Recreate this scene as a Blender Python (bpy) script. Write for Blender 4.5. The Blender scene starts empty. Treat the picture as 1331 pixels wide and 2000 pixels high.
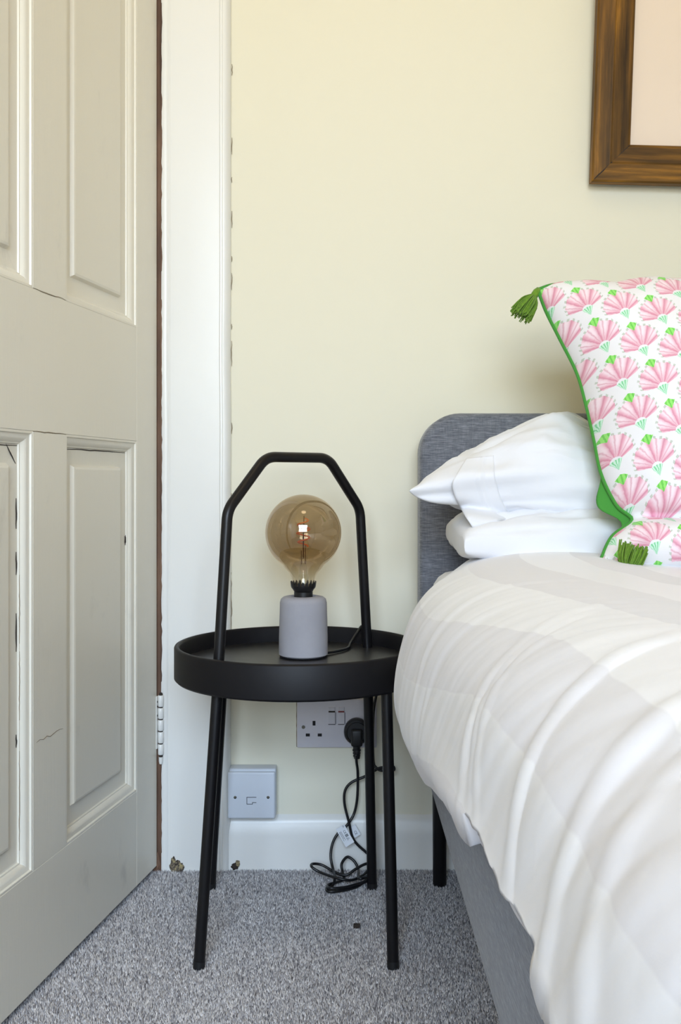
import bpy, bmesh, math, random
import numpy as np
from mathutils import Vector, Matrix, noise
random.seed(7)
PI = math.pi
S = bpy.context.scene
C = S.collection

# ------------------------------------------------------------------ camera
F = 2000.0                      # focal length in px of the 1331x2000 frame
CAMZ, HOR = 0.684, 937.0        # eye height, horizon row
cam_d = bpy.data.cameras.new('camera'); cam = bpy.data.objects.new('camera', cam_d); C.objects.link(cam)
cam.location = (0, 0, CAMZ); cam.rotation_euler = (PI/2, 0, 0)
cam_d.sensor_fit = 'AUTO'; cam_d.sensor_width = 36; cam_d.lens = 36*F/2000
cam_d.shift_y = (HOR-1000)/2000.0; cam_d.clip_start = 0.02
S.camera = cam

def at(px, py, d):              # a point of the room at distance d from the lens plane
    return Vector(((px-665.5)*d/F, d, CAMZ-(py-HOR)*d/F))

# ------------------------------------------------------------------ light
w = bpy.data.worlds.new('world'); S.world = w; w.use_nodes = True
bg = w.node_tree.nodes['Background']; bg.inputs[0].default_value = (0.72, 0.84, 1.0, 1); bg.inputs[1].default_value = 1.2
def area(name, loc, rot, sx, sy, power, col):
    l = bpy.data.lights.new(name, 'AREA'); l.shape = 'RECTANGLE'; l.size = sx; l.size_y = sy; l.energy = power; l.color = col
    o = bpy.data.objects.new(name, l); C.objects.link(o); o.location = loc; o.rotation_euler = rot
    return o
WX0, WX1, WZ0, WZ1 = -0.80, 0.80, 0.80, 2.25      # the window in the wall behind the camera
FRONT_Y = -1.9
# daylight through the window: blue sky light falls inwards and down, warm light off the sunlit ground outside rises towards the ceiling
wc = ((WX0+WX1)/2, (WZ0+WZ1)/2)
sky_l = area('window_sky_light', (wc[0], FRONT_Y-0.14, wc[1]), (PI/2-math.radians(36), 0, 0), WX1-WX0, WZ1-WZ0, 70, (0.63, 0.785, 1.0)); sky_l.data.spread = math.radians(112)
gnd_l = area('window_ground_bounce', (wc[0], FRONT_Y-0.16, wc[1]), (PI/2+math.radians(30), 0, 0), WX1-WX0, WZ1-WZ0, 25, (1.0, 0.74, 0.24)); gnd_l.data.spread = math.radians(96)
ADDED_LAMP = (0.0, 0.80, 2.40)
ll = bpy.data.lights.new('added_lamp_glow', 'AREA'); ll.shape = 'DISK'; ll.size = 0.36; ll.energy = 1.0; ll.color = (1.0, 0.80, 0.50)  # added lamp, out of view: weak warm light from above
lo = bpy.data.objects.new('added_lamp_glow', ll); C.objects.link(lo); lo.location = (ADDED_LAMP[0], ADDED_LAMP[1], ADDED_LAMP[2]-0.10)
S.view_settings.view_transform = 'Standard'; S.view_settings.look = 'None'
S.view_settings.gamma = 1.0; S.view_settings.use_curve_mapping = False
S.view_settings.exposure = -0.10
S.cycles.max_bounces = 10; S.cycles.diffuse_bounces = 6; S.cycles.transparent_max_bounces = 12

# ------------------------------------------------------------------ node helper
def lin(r, g, b):
    f = lambda c: ((c/255)/12.92 if c/255 <= 0.04045 else ((c/255+0.055)/1.055)**2.4)
    return (f(r), f(g), f(b), 1)
class Mat:
    def __init__(s, name, base=(0.8, 0.8, 0.8, 1), rough=0.5, **kw):
        s.m = bpy.data.materials.new(name); s.m.use_nodes = True
        s.t = s.m.node_tree; s.n = s.t.nodes; s.l = s.t.links
        s.b = s.n['Principled BSDF']
        s.b.inputs['Base Color'].default_value = base; s.b.inputs['Roughness'].default_value = rough
        for k, v in kw.items(): s.b.inputs[k.replace('_', ' ')].default_value = v
    def node(s, t, **kw):
        n = s.n.new(t)
        for k, v in kw.items(): setattr(n, k, v)
        return n
    def put(s, sock, v):
        if hasattr(v, 'sock'): v = v.sock
        if isinstance(v, bpy.types.NodeSocket): s.l.new(v, sock)
        else: sock.default_value = v
    def coord(s, kind='Object', scale=(1, 1, 1)):
        c = s.node('ShaderNodeTexCoord'); m = s.node('ShaderNodeMapping'); m.inputs['Scale'].default_value = scale
        s.l.new(c.outputs[kind], m.inputs[0]); return m.outputs[0]
    def noise(s, scale, detail=3, rough=0.5, vec=None):
        n = s.node('ShaderNodeTexNoise'); n.inputs['Scale'].default_value = scale
        n.inputs['Detail'].default_value = detail; n.inputs['Roughness'].default_value = rough
        s.l.new(vec if vec is not None else s.coord(), n.inputs['Vector']); return n.outputs['Fac']
    def ramp(s, fac, stops):
        r = s.node('ShaderNodeValToRGB'); e = r.color_ramp.elements
        while len(e) < len(stops): e.new(0.5)
        for el, (p, c) in zip(e, stops): el.position = p; el.color = c
        s.put(r.inputs[0], fac); return r.outputs[0]
    def mix(s, f, a, b):
        n = s.node('ShaderNodeMix', data_type='RGBA')
        s.put(n.inputs[0], f); s.put(n.inputs[6], a); s.put(n.inputs[7], b); return n.outputs[2]
    def color(s, sock): s.put(s.b.inputs['Base Color'], sock)
    def bump(s, h, strength=0.2, dist=0.002, prev=None):
        n = s.node('ShaderNodeBump'); n.inputs['Strength'].default_value = strength; n.inputs['Distance'].default_value = dist
        s.put(n.inputs['Height'], h)
        if prev is not None: s.l.new(prev, n.inputs['Normal'])
        s.l.new(n.outputs[0], s.b.inputs['Normal']); return n.outputs[0]
class X:                        # number sockets with operators
    def __init__(s, M, sock): s.M = M; s.sock = sock
    def op(s, o, b=None, c=None):
        n = s.M.node('ShaderNodeMath', operation=o); s.M.put(n.inputs[0], s)
        if b is not None: s.M.put(n.inputs[1], b)
        if c is not None: s.M.put(n.inputs[2], c)
        return X(s.M, n.outputs[0])
    def __add__(s, b): return s.op('ADD', b)
    def __sub__(s, b): return s.op('SUBTRACT', b)
    def __mul__(s, b): return s.op('MULTIPLY', b)
    def __truediv__(s, b): return s.op('DIVIDE', b)
    def lt(s, b): return s.op('LESS_THAN', b)
    def gt(s, b): return s.op('GREATER_THAN', b)
    def abs(s): return s.op('ABSOLUTE')
    def cos(s): return s.op('COSINE')
    def fract(s): return s.op('FRACT')
    def floor(s): return s.op('FLOOR')
    def max(s, b): return s.op('MAXIMUM', b)
    def atan2(s, b): return s.op('ARCTAN2', b)
    def sstep(s, a, b):
        n = s.M.node('ShaderNodeMapRange', interpolation_type='SMOOTHSTEP')
        s.M.put(n.inputs[0], s); n.inputs[1].default_value = a; n.inputs[2].default_value = b
        return X(s.M, n.outputs[0])

# ------------------------------------------------------------------ materials
def paint(name, a, b, rough, nscale=3.0, bscale=25, bstr=0.10, streak=False):
    M = Mat(name, a, rough)
    M.color(M.mix(M.noise(nscale, 4), a, b))
    p = M.bump(M.noise(bscale, 4), bstr, 0.004)
    if streak:      # old scuffs and grubby streaks in the paint
        base_ = M.b.inputs['Base Color'].links[0].from_socket
        M.color(M.mix(X(M, M.noise(7, 5, 0.65, M.coord(scale=(1.6, 1, 0.8)))).sstep(0.60, 0.80)*0.35, base_, lin(150, 146, 140)))
        M.bump(M.noise(60, 3, vec=M.coord(scale=(6, 6, 0.25))), 0.20, 0.001, p)
    return M.m
m_wall = paint('wall_paint', lin(233, 228, 208), lin(229, 224, 203), 0.75, 1.5, 18, 0.10)
m_door = paint('door_gloss_paint', lin(236, 231, 217), lin(230, 225, 211), 0.34, 2.5, 22, 0.10, True)
m_trim = paint('trim_gloss_paint', lin(236, 235, 230), lin(230, 229, 224), 0.33, 3, 24, 0.12)
m_ceil = paint('ceiling_paint', lin(246, 236, 214), lin(242, 232, 210), 0.9)
m_rightwall = paint('wall_paint_side', lin(236, 233, 228), lin(232, 229, 224), 0.8)

M = Mat('old_bare_wood', lin(96, 70, 54), 0.75)
M.color(M.ramp(M.noise(40, 5, vec=M.coord(scale=(1, 1, 0.12))), [(0.3, lin(70, 48, 38)), (0.6, lin(122, 92, 72)), (0.8, lin(150, 122, 100))])); m_bare = M.m
M = Mat('chipped_plaster', lin(110, 98, 80), 0.9)
M.color(M.ramp(M.noise(220, 4), [(0.36, lin(54, 46, 38)), (0.5, lin(120, 108, 92)), (0.66, lin(176, 160, 112))])); m_chip = M.m
m_crack = Mat('crack_brown', lin(128, 112, 88), 0.9).m  # even brown of the thin paint-crack and edge lines
m_crackdark = Mat('crack_deep', lin(50, 42, 36), 0.9).m

def black(name, base, rough, **kw):
    M = Mat(name, base, rough, **kw)
    n = M.noise(160, 4); M.bump(n, 0.06, 0.0006); M.color(M.mix(M.noise(30, 3), base, tuple(c*1.35 for c in base[:3])+(1,)))
    return M.m
m_black = black('black_powder_coat', lin(15, 14, 16), 0.36, Specular_IOR_Level=0.35)
m_tray = black('black_tray_wood', lin(15, 14, 17), 0.5, Specular_IOR_Level=0.25)
M = Mat('black_tray_floor', lin(30, 29, 31), 0.34)
M.color(M.ramp(M.noise(60, 6, 0.7), [(0.40, lin(26, 25, 27)), (0.62, lin(40, 38, 38)), (0.78, lin(84, 80, 76))])); M.bump(M.noise(300, 3), 0.05, 0.0005); m_trayfloor = M.m
m_rubber = black('black_rubber', lin(17, 17, 19), 0.45)
m_cord = black('black_cord_sheath', lin(15, 16, 19), 0.36)
m_holder = black('black_lampholder', lin(20, 20, 21), 0.38)

M = Mat('grey_concrete', lin(158, 157, 164), 0.85)
a = M.noise(14, 5, 0.6); b = M.noise(140, 3)
M.color(M.mix(a, lin(146, 145, 152), lin(172, 171, 177))); M.bump(b, 0.15, 0.0012); m_conc = M.m

def thin_glass(name, tint, refl_ior=1.5, refl_tint=(1, 1, 1, 1), boost=0.0):
    M = Mat(name); M.n.remove(M.b)
    tr = M.node('ShaderNodeBsdfTransparent'); tr.inputs[0].default_value = tint
    gl = M.node('ShaderNodeBsdfGlossy'); gl.inputs['Roughness'].default_value = 0.01; gl.inputs[0].default_value = refl_tint
    fr = M.node('ShaderNodeLayerWeight'); f0 = ((refl_ior-1)/(refl_ior+1))**2+boost
    f = X(M, fr.outputs['Facing']).op('POWER', 5.0)*(1-f0)+f0
    mx = M.node('ShaderNodeMixShader'); M.put(mx.inputs[0], f); M.l.new(tr.outputs[0], mx.inputs[1]); M.l.new(gl.outputs[0], mx.inputs[2])
    M.l.new(mx.outputs[0], M.n['Material Output'].inputs[0]); return M.m
m_smoke = thin_glass('smoked_glass', (0.655, 0.56, 0.43, 1), 1.5, (1.0, 0.92, 0.82, 1), 0.075)
M = Mat.__new__(Mat); M.m = m_smoke; M.t = m_smoke.node_tree; M.n = M.t.nodes; M.l = M.t.links
sep = M.node('ShaderNodeSeparateXYZ'); M.l.new(M.coord(), sep.inputs[0])
tr_ = [n for n in M.n if n.type == 'BSDF_TRANSPARENT'][0]
M.put(tr_.inputs[0], M.mix(X(M, sep.outputs[2]).sstep(0.118, 0.165), (0.93, 0.91, 0.86, 1), (0.655, 0.56, 0.43, 1)))
m_clear = thin_glass('clear_glass', (0.97, 0.98, 0.98, 1), 1.45)
m_pane = thin_glass('window_glass', (0.97, 0.98, 0.98, 1), 1.45)
m_fil = Mat('amber_filament', lin(205, 96, 34), 0.4, Emission_Color=lin(230, 100, 30), Emission_Strength=0.25).m
m_wire = Mat('filament_wire', lin(96, 60, 44), 0.4, Metallic=0.8).m

M = Mat('white_socket_plastic', lin(214, 210, 216), 0.42); M.color(M.mix(M.noise(20, 3), lin(218, 214, 218), lin(206, 202, 208))); m_sock = M.m
M = Mat('phone_socket_plastic', lin(212, 218, 226), 0.4); M.color(M.mix(M.noise(18, 3), lin(216, 222, 230), lin(206, 211, 219))); m_phone = M.m
m_slot = Mat('socket_hole_dark', lin(28, 26, 28), 0.8).m
m_red = Mat('red_switch_mark', lin(120, 36, 34), 0.5).m
m_screw = Mat('screw_metal', lin(120, 116, 104), 0.35, Metallic=0.9).m
m_tag = Mat('white_tag_paper', lin(228, 232, 238), 0.6).m
m_ink = Mat('tag_ink', lin(40, 42, 48), 0.7).m

M = Mat('grey_upholstery', lin(104, 107, 116), 0.95, Sheen_Weight=0.25)
va = M.noise(220, 4, 0.7, M.coord(scale=(0.25, 0.25, 3.0))); vb = M.noise(220, 4, 0.7, M.coord(scale=(2.4, 2.4, 0.25)))
s_ = X(M, va)*0.75 + X(M, vb)*0.25
M.color(M.ramp(s_, [(0.34, lin(76, 79, 88)), (0.50, lin(106, 109, 117)), (0.66, lin(138, 140, 147))])); M.bump(s_, 0.25, 0.001); m_uph = M.m

def cloth(name, col, fine=900, sheen=0.2, sss=0.0):
    M = Mat(name, col, 0.85, Sheen_Weight=sheen)
    p = M.bump(M.noise(9, 4, 0.55), 0.10, 0.02); M.bump(M.noise(fine, 2), 0.10, 0.0004, p)
    return M
m_pillow = cloth('white_pillow_cotton', lin(229, 229, 232)).m
m_sheet = cloth('white_sheet_cotton', lin(238, 236, 234)).m
M = cloth('striped_duvet_cotton', lin(240, 239, 240))
uv = M.node('ShaderNodeUVMap'); uv.uv_map = 'UVMap'; sep = M.node('ShaderNodeSeparateXYZ'); M.l.new(uv.outputs[0], sep.inputs[0])
u_ = X(M, sep.outputs[0]); st = ((u_/0.135).fract()-0.5).abs().sstep(0.242, 0.258)
M.color(M.mix(st, lin(235, 234, 235), lin(224, 222, 224)))
M.put(M.b.inputs['Roughness'], st*0.35+0.5); m_duvet = M.m

m_green = cloth('green_cotton_piping', lin(62, 140, 48), 1200, 0.1).m
m_tassel = Mat('green_tassel_yarn', lin(72, 124, 26), 0.9, Sheen_Weight=0.2)
m_tassel.color(m_tassel.mix(m_tassel.noise(260, 2), lin(70, 108, 14), lin(122, 160, 40))); m_tassel = m_tassel.m

# the printed shell cotton: u right, v up in metres on the cloth
M = cloth('shell_print_cotton', lin(244, 242, 242), 1200, 0.15)
uv = M.node('ShaderNodeUVMap'); uv.uv_map = 'UVMap'
wob = M.node('ShaderNodeTexNoise'); wob.inputs['Scale'].default_value = 240; M.l.new(uv.outputs[0], wob.inputs['Vector'])
sep = M.node('ShaderNodeSeparateXYZ'); M.l.new(uv.outputs[0], sep.inputs[0])
U0 = X(M, sep.outputs[0]) + (X(M, wob.outputs[0])-0.5)*0.0022; V0 = X(M, sep.outputs[1]) + (X(M, wob.outputs[0])-0.5)*0.0016
PA, PB = 0.0375, 0.060
def motif(ou, ov, colour):
    x = (((U0+ou)/(2*PA)).fract()-0.5)*(2*PA); y = (((V0+ov)/PB).fract()-0.5)*PB
    ys = y+0.019; th = x.atan2(ys); r = (x*x+ys*ys).op('SQRT'); ta = th.abs()
    rm = (ta*ta)*-0.0085+0.0358 - (th*9.0).cos().abs()*0.0012
    inside = r.lt(rm)*r.gt(0.0065)*ta.lt(1.30)
    rib = ((th*11.0).cos()*0.5+0.5); rib2 = ((th*22.0+0.8).cos()*0.5+0.5)
    rad = (r/0.034)
    pink = M.mix(rib.op('POWER', 2.0), lin(250, 228, 235), lin(231, 168, 186))
    pink = M.mix(rib2.op('POWER', 6.0)*0.55, pink, lin(205, 125, 148))
    pink = M.mix(rad.sstep(0.75, 0.25)*0.45, pink, lin(214, 122, 148))
    c = M.mix(inside, colour, pink)
    fringe = r.gt(rm-0.0006)*r.lt(rm+0.0026)*ta.lt(1.25)*((th*31.0).cos().gt(0.25))
    c = M.mix(fringe*0.55, c, lin(158, 170, 140))
    yf = y+0.0300; tf = x.atan2(yf).abs(); rf = (x*x+yf*yf).op('SQRT')
    fan = rf.lt(0.0140)*tf.lt(0.50)
    c = M.mix(fan, c, M.mix((tf*24.0).cos().gt(0.2), lin(206, 238, 216), lin(128, 206, 150)))
    yb = y-0.0190; up = yb.gt(0.0012)
    bud = (x.abs()*1.0+(yb-0.0012).abs()*(up*0.8+0.75)).lt(0.0070)
    return M.mix(bud, c, M.mix((x*1400.0).cos().gt(0.3), lin(150, 226, 112), lin(112, 202, 84)))
M.color(motif(PA, PB/2, motif(0.0, 0.0, lin(236, 234, 235)))); m_print = M.m

M = Mat('stained_dark_wood', lin(92, 66, 36), 0.55, Specular_IOR_Level=0.2)
g = M.noise(30, 6, 0.62, M.coord(scale=(0.10, 1.6, 1.6))); g2 = M.noise(11, 3, 0.5, M.coord(scale=(0.35, 1.5, 1.5)))
M.color(M.mix(g2, M.ramp(g, [(0.32, lin(48, 32, 12)), (0.50, lin(98, 66, 24)), (0.66, lin(158, 108, 36))]), M.ramp(g, [(0.36, lin(58, 44, 24)), (0.58, lin(112, 80, 34)), (0.72, lin(190, 132, 46))])))
M.bump(g, 0.25, 0.0015); m_wood = M.m
M = Mat('pale_mount_board', lin(233, 215, 196), 0.55); M.color(M.mix(M.noise(3, 2), lin(236, 218, 200), lin(229, 211, 191))); m_mount = M.m
m_lampwhite = Mat('added_opal_diffuser', lin(250, 245, 235), 0.4, Emission_Color=(1, 0.82, 0.55, 1), Emission_Strength=1.5).m  # glowing shell of the added ceiling lamp

M = Mat('grey_carpet_backing', lin(120, 118, 122), 1.0)
M.color(M.ramp(M.noise(420, 3, 0.7), [(0.32, lin(92, 90, 96)), (0.5, lin(138, 136, 140)), (0.68, lin(176, 173, 174))])); M.bump(M.noise(500, 3), 0.8, 0.004); m_carpet = M.m
M = Mat('grey_carpet_pile', lin(150, 148, 150), 1.0, Sheen_Weight=0.15)
at_ = M.node('ShaderNodeAttribute'); at_.attribute_name = 'yarn'
big = M.noise(9, 4, 0.6)
M.color(M.ramp(X(M, at_.outputs['Fac'])*0.86 + X(M, big)*0.16, [(0.12, lin(104, 101, 106)), (0.46, lin(190, 187, 190)), (0.84, lin(250, 247, 247))])); m_pile = M.m

# ------------------------------------------------------------------ mesh helpers
def link(name, me, mat, parent=None):
    o = bpy.data.objects.new(name, me); C.objects.link(o)
    if mat is not None: me.materials.append(mat)
    if parent is not None: o.parent = parent
    return o
def obj(name, bm, mat, parent=None, smooth=False):
    bmesh.ops.recalc_face_normals(bm, faces=bm.faces[:])
    me = bpy.data.meshes.new(name); bm.to_mesh(me); bm.free()
    if smooth:
        me.polygons.foreach_set('use_smooth', [True]*len(me.polygons))
        if smooth != 'all': me.set_sharp_from_angle(angle=math.radians(40))
    return link(name, me, mat, parent)
def empty(name, loc=(0, 0, 0), rz=0.0):
    o = bpy.data.objects.new(name, None); C.objects.link(o); o.location = loc; o.rotation_euler = (0, 0, rz); o.empty_display_size = 0.05
    return o
def tag(o, label=None, cat=None, group=None, kind=None):
    if label: o['label'] = label
    if cat: o['category'] = cat
    if group: o['group'] = group
    if kind: o['kind'] = kind
    return o
def box(bm, x0, x1, y0, y1, z0, z1, bevel=0.0, seg=2):
    vs = [bm.verts.new((x, y, z)) for x in (x0, x1) for y in (y0, y1) for z in (z0, z1)]
    fs = [bm.faces.new([vs[i] for i in q]) for q in ((0, 1, 3, 2), (4, 6, 7, 5), (0, 4, 5, 1), (2, 3, 7, 6), (0, 2, 6, 4), (1, 5, 7, 3))]
    bmesh.ops.recalc_face_normals(bm, faces=fs)
    if bevel > 0:
        es = list({e for f in fs for e in f.edges})
        bmesh.ops.bevel(bm, geom=es, offset=bevel, segments=seg, profile=0.5, affect='EDGES')
    return bm
def BX(*a, **k): return box(bmesh.new(), *a, **k)
def ring_sweep(bm, x0, x1, z0, z1, prof, fill=False, yoff=0.0):     # mitred profile round a rectangle; (inset, y)
    rings = []
    for ins, y in prof:
        rings.append([bm.verts.new(p) for p in ((x0+ins, y+yoff, z0+ins), (x1-ins, y+yoff, z0+ins), (x1-ins, y+yoff, z1-ins), (x0+ins, y+yoff, z1-ins))])
    for a, b in zip(rings, rings[1:]):
        for k in range(4): bm.faces.new((a[k], a[(k+1) % 4], b[(k+1) % 4], b[k]))
    if fill: bm.faces.new(rings[-1])
    return bm
def lathe(bm, prof, seg=48, c=(0, 0)):
    rings = []
    for r, z in prof:
        if r < 1e-6: rings.append([bm.verts.new((c[0], c[1], z))])
        else: rings.append([bm.verts.new((c[0]+r*math.cos(2*PI*k/seg), c[1]+r*math.sin(2*PI*k/seg), z)) for k in range(seg)])
    for a, b in zip(rings, rings[1:]):
        for k in range(seg):
            k2 = (k+1) % seg
            q = [a[k % len(a)], a[k2 % len(a)], b[k2 % len(b)], b[k % len(b)]]
            q2 = []
            for v in q:
                if v not in q2: q2.append(v)
            if len(q2) >= 3: bm.faces.new(q2)
    return bm
def fillet(pts, r, n=7):
    pts = [Vector(p) for p in pts]; out = [pts[0]]
    for a, b, c in zip(pts, pts[1:], pts[2:]):
        d1 = (a-b).normalized(); d2 = (c-b).normalized(); ang = d1.angle(d2)
        t = min(r/math.tan(ang/2), (a-b).length*0.48, (c-b).length*0.48)
        p, q = b+d1*t, b+d2*t
        for k in range(n+1):
            s = k/n; out.append(p*(1-s)**2+b*2*s*(1-s)+q*s*s)
    return out+[pts[-1]]
def catmull(pts, n=8):
    P = [Vector(p) for p in pts]; P = [P[0]*2-P[1]]+P+[P[-1]*2-P[-2]]; out = []
    for i in range(1, len(P)-2):
        p0, p1, p2, p3 = P[i-1:i+3]
        for k in range(n):
            t = k/n
            out.append(0.5*((2*p1)+(p2-p0)*t+(2*p0-5*p1+4*p2-p3)*t*t+(3*p1-p0-3*p2+p3)*t**3))
    return out+[P[-2]]
def tube(bm, pts, r, seg=12, caps=True):
    pts = [Vector(p) for p in pts]; n = len(pts)
    T = [(pts[min(i+1, n-1)]-pts[max(i-1, 0)]).normalized() for i in range(n)]
    up = Vector((0, 0, 1)) if abs(T[0].z) < 0.9 else Vector((1, 0, 0))
    N = (up-T[0]*up.dot(T[0])).normalized(); rings = []
    for i in range(n):
        N = N-T[i]*N.dot(T[i])
        N = N.normalized() if N.length > 1e-6 else T[i].orthogonal().normalized()
        B = T[i].cross(N); rr = r(i/(n-1)) if callable(r) else r
        rings.append([bm.verts.new(pts[i]+(N*math.cos(2*PI*k/seg)+B*math.sin(2*PI*k/seg))*rr) for k in range(seg)])
    for a, b in zip(rings, rings[1:]):
        for k in range(seg): bm.faces.new((a[k], a[(k+1) % seg], b[(k+1) % seg], b[k]))
    if caps: bm.faces.new(rings[0][::-1]); bm.faces.new(rings[-1])
    return bm
def grid_mesh(name, P, mat, parent=None, uvs=None, closed_flip=False):   # P: rows of Vectors
    n, m = len(P), len(P[0]); me = bpy.data.meshes.new(name)
    verts = [tuple(p) for row in P for p in row]
    faces = [(i*m+j, i*m+j+1, (i+1)*m+j+1, (i+1)*m+j) for i in range(n-1) for j in range(m-1)]
    if closed_flip: faces = [f[::-1] for f in faces]
    me.from_pydata(verts, [], faces); me.update()
    if uvs is not None:
        lay = me.uv_layers.new(name='UVMap'); flat = [t for row in uvs for t in row]
        for lp in me.loops: lay.data[lp.index].uv = flat[lp.vertex_index]
    me.polygons.foreach_set('use_smooth', [True]*len(me.polygons))
    return link(name, me, mat, parent)
def ns(x, y=0.0, z=0.0): return noise.noise(Vector((x, y, z)))
def sm(a, b, x):
    t = max(0.0, min(1.0, (x-a)/(b-a))); return t*t*(3-2*t)
def interp(x, tab):                 # smooth curve through the table (Hermite with finite-difference slopes)
    n = len(tab)
    if x <= tab[0][0]: return tab[0][1]
    if x >= tab[-1][0]: return tab[-1][1]
    def m(i):
        a, b = tab[max(i-1, 0)], tab[min(i+1, n-1)]; return (b[1]-a[1])/(b[0]-a[0])
    for i in range(n-1):
        (x0, y0), (x1, y1) = tab[i], tab[i+1]
        if x <= x1:
            h = x1-x0; t = (x-x0)/h
            return (2*t**3-3*t*t+1)*y0+(t**3-2*t*t+t)*h*m(i)+(-2*t**3+3*t*t)*y1+(t**3-t*t)*h*m(i+1)
def jag(a, b, n, amp, axis):        # an irregular line for paint cracks
    a, b = Vector(a), Vector(b); d = (b-a)
    return [a+d*(k/n)+Vector(axis)*(random.uniform(-amp, amp) if 0 < k < n else 0) for k in range(n+1)]

# ------------------------------------------------------------------ the setting
WALL, TRIMF = 1.815, 1.795
XL, XR, CEIL = -1.25, 2.45, 2.5
fl = tag(obj('floor', BX(XL-0.1, XR+0.1, FRONT_Y-0.1, 3.2, -0.12, -0.004), m_carpet), 'grey speckled carpet floor beneath the bed and side table', 'floor', kind='structure')
OX0, OX1, OZ = -1.16, -0.318, 2.02      # the doorway
bm = bmesh.new()
box(bm, OX1, XR, WALL, WALL+0.12, -0.004, CEIL); box(bm, XL, OX0, WALL, WALL+0.12, -0.004, CEIL); box(bm, OX0, OX1, WALL, WALL+0.12, OZ, CEIL)
tag(obj('wall_back', bm, m_wall), 'cream painted wall behind the bed and side table', 'wall', kind='structure')
tag(obj('wall_left', BX(XL-0.1, XL, FRONT_Y, WALL+0.12, -0.004, CEIL), m_rightwall), 'cream side wall beyond the open door', 'wall', kind='structure')
tag(obj('wall_right', BX(XR, XR+0.1, FRONT_Y, WALL+0.12, -0.004, CEIL), m_rightwall), 'cream side wall on the far side of the bed', 'wall', kind='structure')
tag(obj('wall_hall', BX(XL-0.1, 0.2, 3.1, 3.2, -0.004, CEIL), m_rightwall), 'cream hall wall seen through the doorway', 'wall', kind='structure')
tag(obj('ceiling', BX(XL-0.1, XR+0.1, FRONT_Y-0.1, 3.2, CEIL, CEIL+0.1), m_ceil), 'pale cream painted ceiling over the room', 'ceiling', kind='structure')
bm = bmesh.new()
for q in ((XL, WX0, -0.004, CEIL), (WX1, XR, -0.004, CEIL), (WX0, WX1, -0.004, WZ0), (WX0, WX1, WZ1, CEIL)): box(bm, q[0], q[1], FRONT_Y-0.1, FRONT_Y, q[2], q[3])
tag(obj('wall_front', bm, m_rightwall), 'cream window wall facing the bed head', 'wall', kind='structure')
win = tag(empty('window_1', ((WX0+WX1)/2, FRONT_Y, WZ0)), 'white sash window in the wall facing the door', 'window', kind='structure')
W2, WH = (WX1-WX0)/2, WZ1-WZ0
bm = ring_sweep(bmesh.new(), -W2, W2, 0, WH, [(0, 0.01), (0.05, 0.01), (0.05, -0.06), (0, -0.06), (0, 0.01)]); obj('window_frame', bm, m_trim, win)
for xx in (-W2/3, W2/3): obj('mullion', BX(xx-0.025, xx+0.025, -0.05, 0.0, 0.05, WH-0.05, bevel=0.004), m_trim, win)
obj('sash_rail', BX(-W2+0.05, W2-0.05, -0.05, 0.0, WH*0.5-0.022, WH*0.5+0.022, bevel=0.004), m_trim, win)
for k in range(3):
    for j in range(2):
        xa = -W2+0.05+k*(2*W2-0.1)/3; za = 0.05+j*(WH-0.1)/2
        obj('pane', BX(xa, xa+(2*W2-0.1)/3, -0.033, -0.030, za, za+(WH-0.1)/2), m_pane, win)
obj('window_sill', BX(-W2-0.06, W2+0.06, 0.0, 0.10, -0.04, 0.0, bevel=0.006), m_trim, win)

# carpet pile: uncountable tufts on the part of the floor the room shows between door, wall and bed
rng = np.random.default_rng(3)
step = 0.0023
gx, gy = np.meshgrid(np.arange(-0.52, 0.36, step), np.arange(0.78, 1.80, step))
cx = gx.ravel()+rng.uniform(-.5, .5, gx.size)*step; cy = gy.ravel()+rng.uniform(-.5, .5, gx.size)*step
keep = (cx > -0.345-0.195*(1.80-cy)-0.02); cx, cy = cx[keep], cy[keep]; n = cx.size
h = rng.uniform(0.0035, 0.0062, n); rr = rng.uniform(0.0010, 0.0017, n); rot = rng.uniform(0, 2*PI, n)
lean = rng.uniform(0, 0.0024, n); la = rng.uniform(0, 2*PI, n)
V = np.zeros((n, 4, 3), np.float32)
for k in range(3):
    V[:, k, 0] = cx+rr*np.cos(rot+k*2*PI/3); V[:, k, 1] = cy+rr*np.sin(rot+k*2*PI/3); V[:, k, 2] = -0.0045
V[:, 3, 0] = cx+lean*np.cos(la); V[:, 3, 1] = cy+lean*np.sin(la); V[:, 3, 2] = -0.0045+h
base = (np.arange(n)*4)[:, None]
tri = np.concatenate([base+np.array([[0, 1, 3]]), base+np.array([[1, 2, 3]]), base+np.array([[2, 0, 3]])], 1).reshape(-1)
me = bpy.data.meshes.new('carpet_pile'); me.vertices.add(n*4); me.vertices.foreach_set('co', V.ravel())
me.loops.add(tri.size); me.loops.foreach_set('vertex_index', tri.astype(np.int32))
me.polygons.add(tri.size//3); me.polygons.foreach_set('loop_start', np.arange(0, tri.size, 3, dtype=np.int32))
me.update(calc_edges=True)
cn = np.clip(rng.normal(0.5, 0.25, n), 0, 1).astype(np.float32)
att = me.attributes.new('yarn', 'FLOAT', 'POINT'); att.data.foreach_set('value', np.repeat(cn, 4))
pile = link('carpet_pile', me, m_pile, fl); pile['kind'] = 'stuff'

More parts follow.
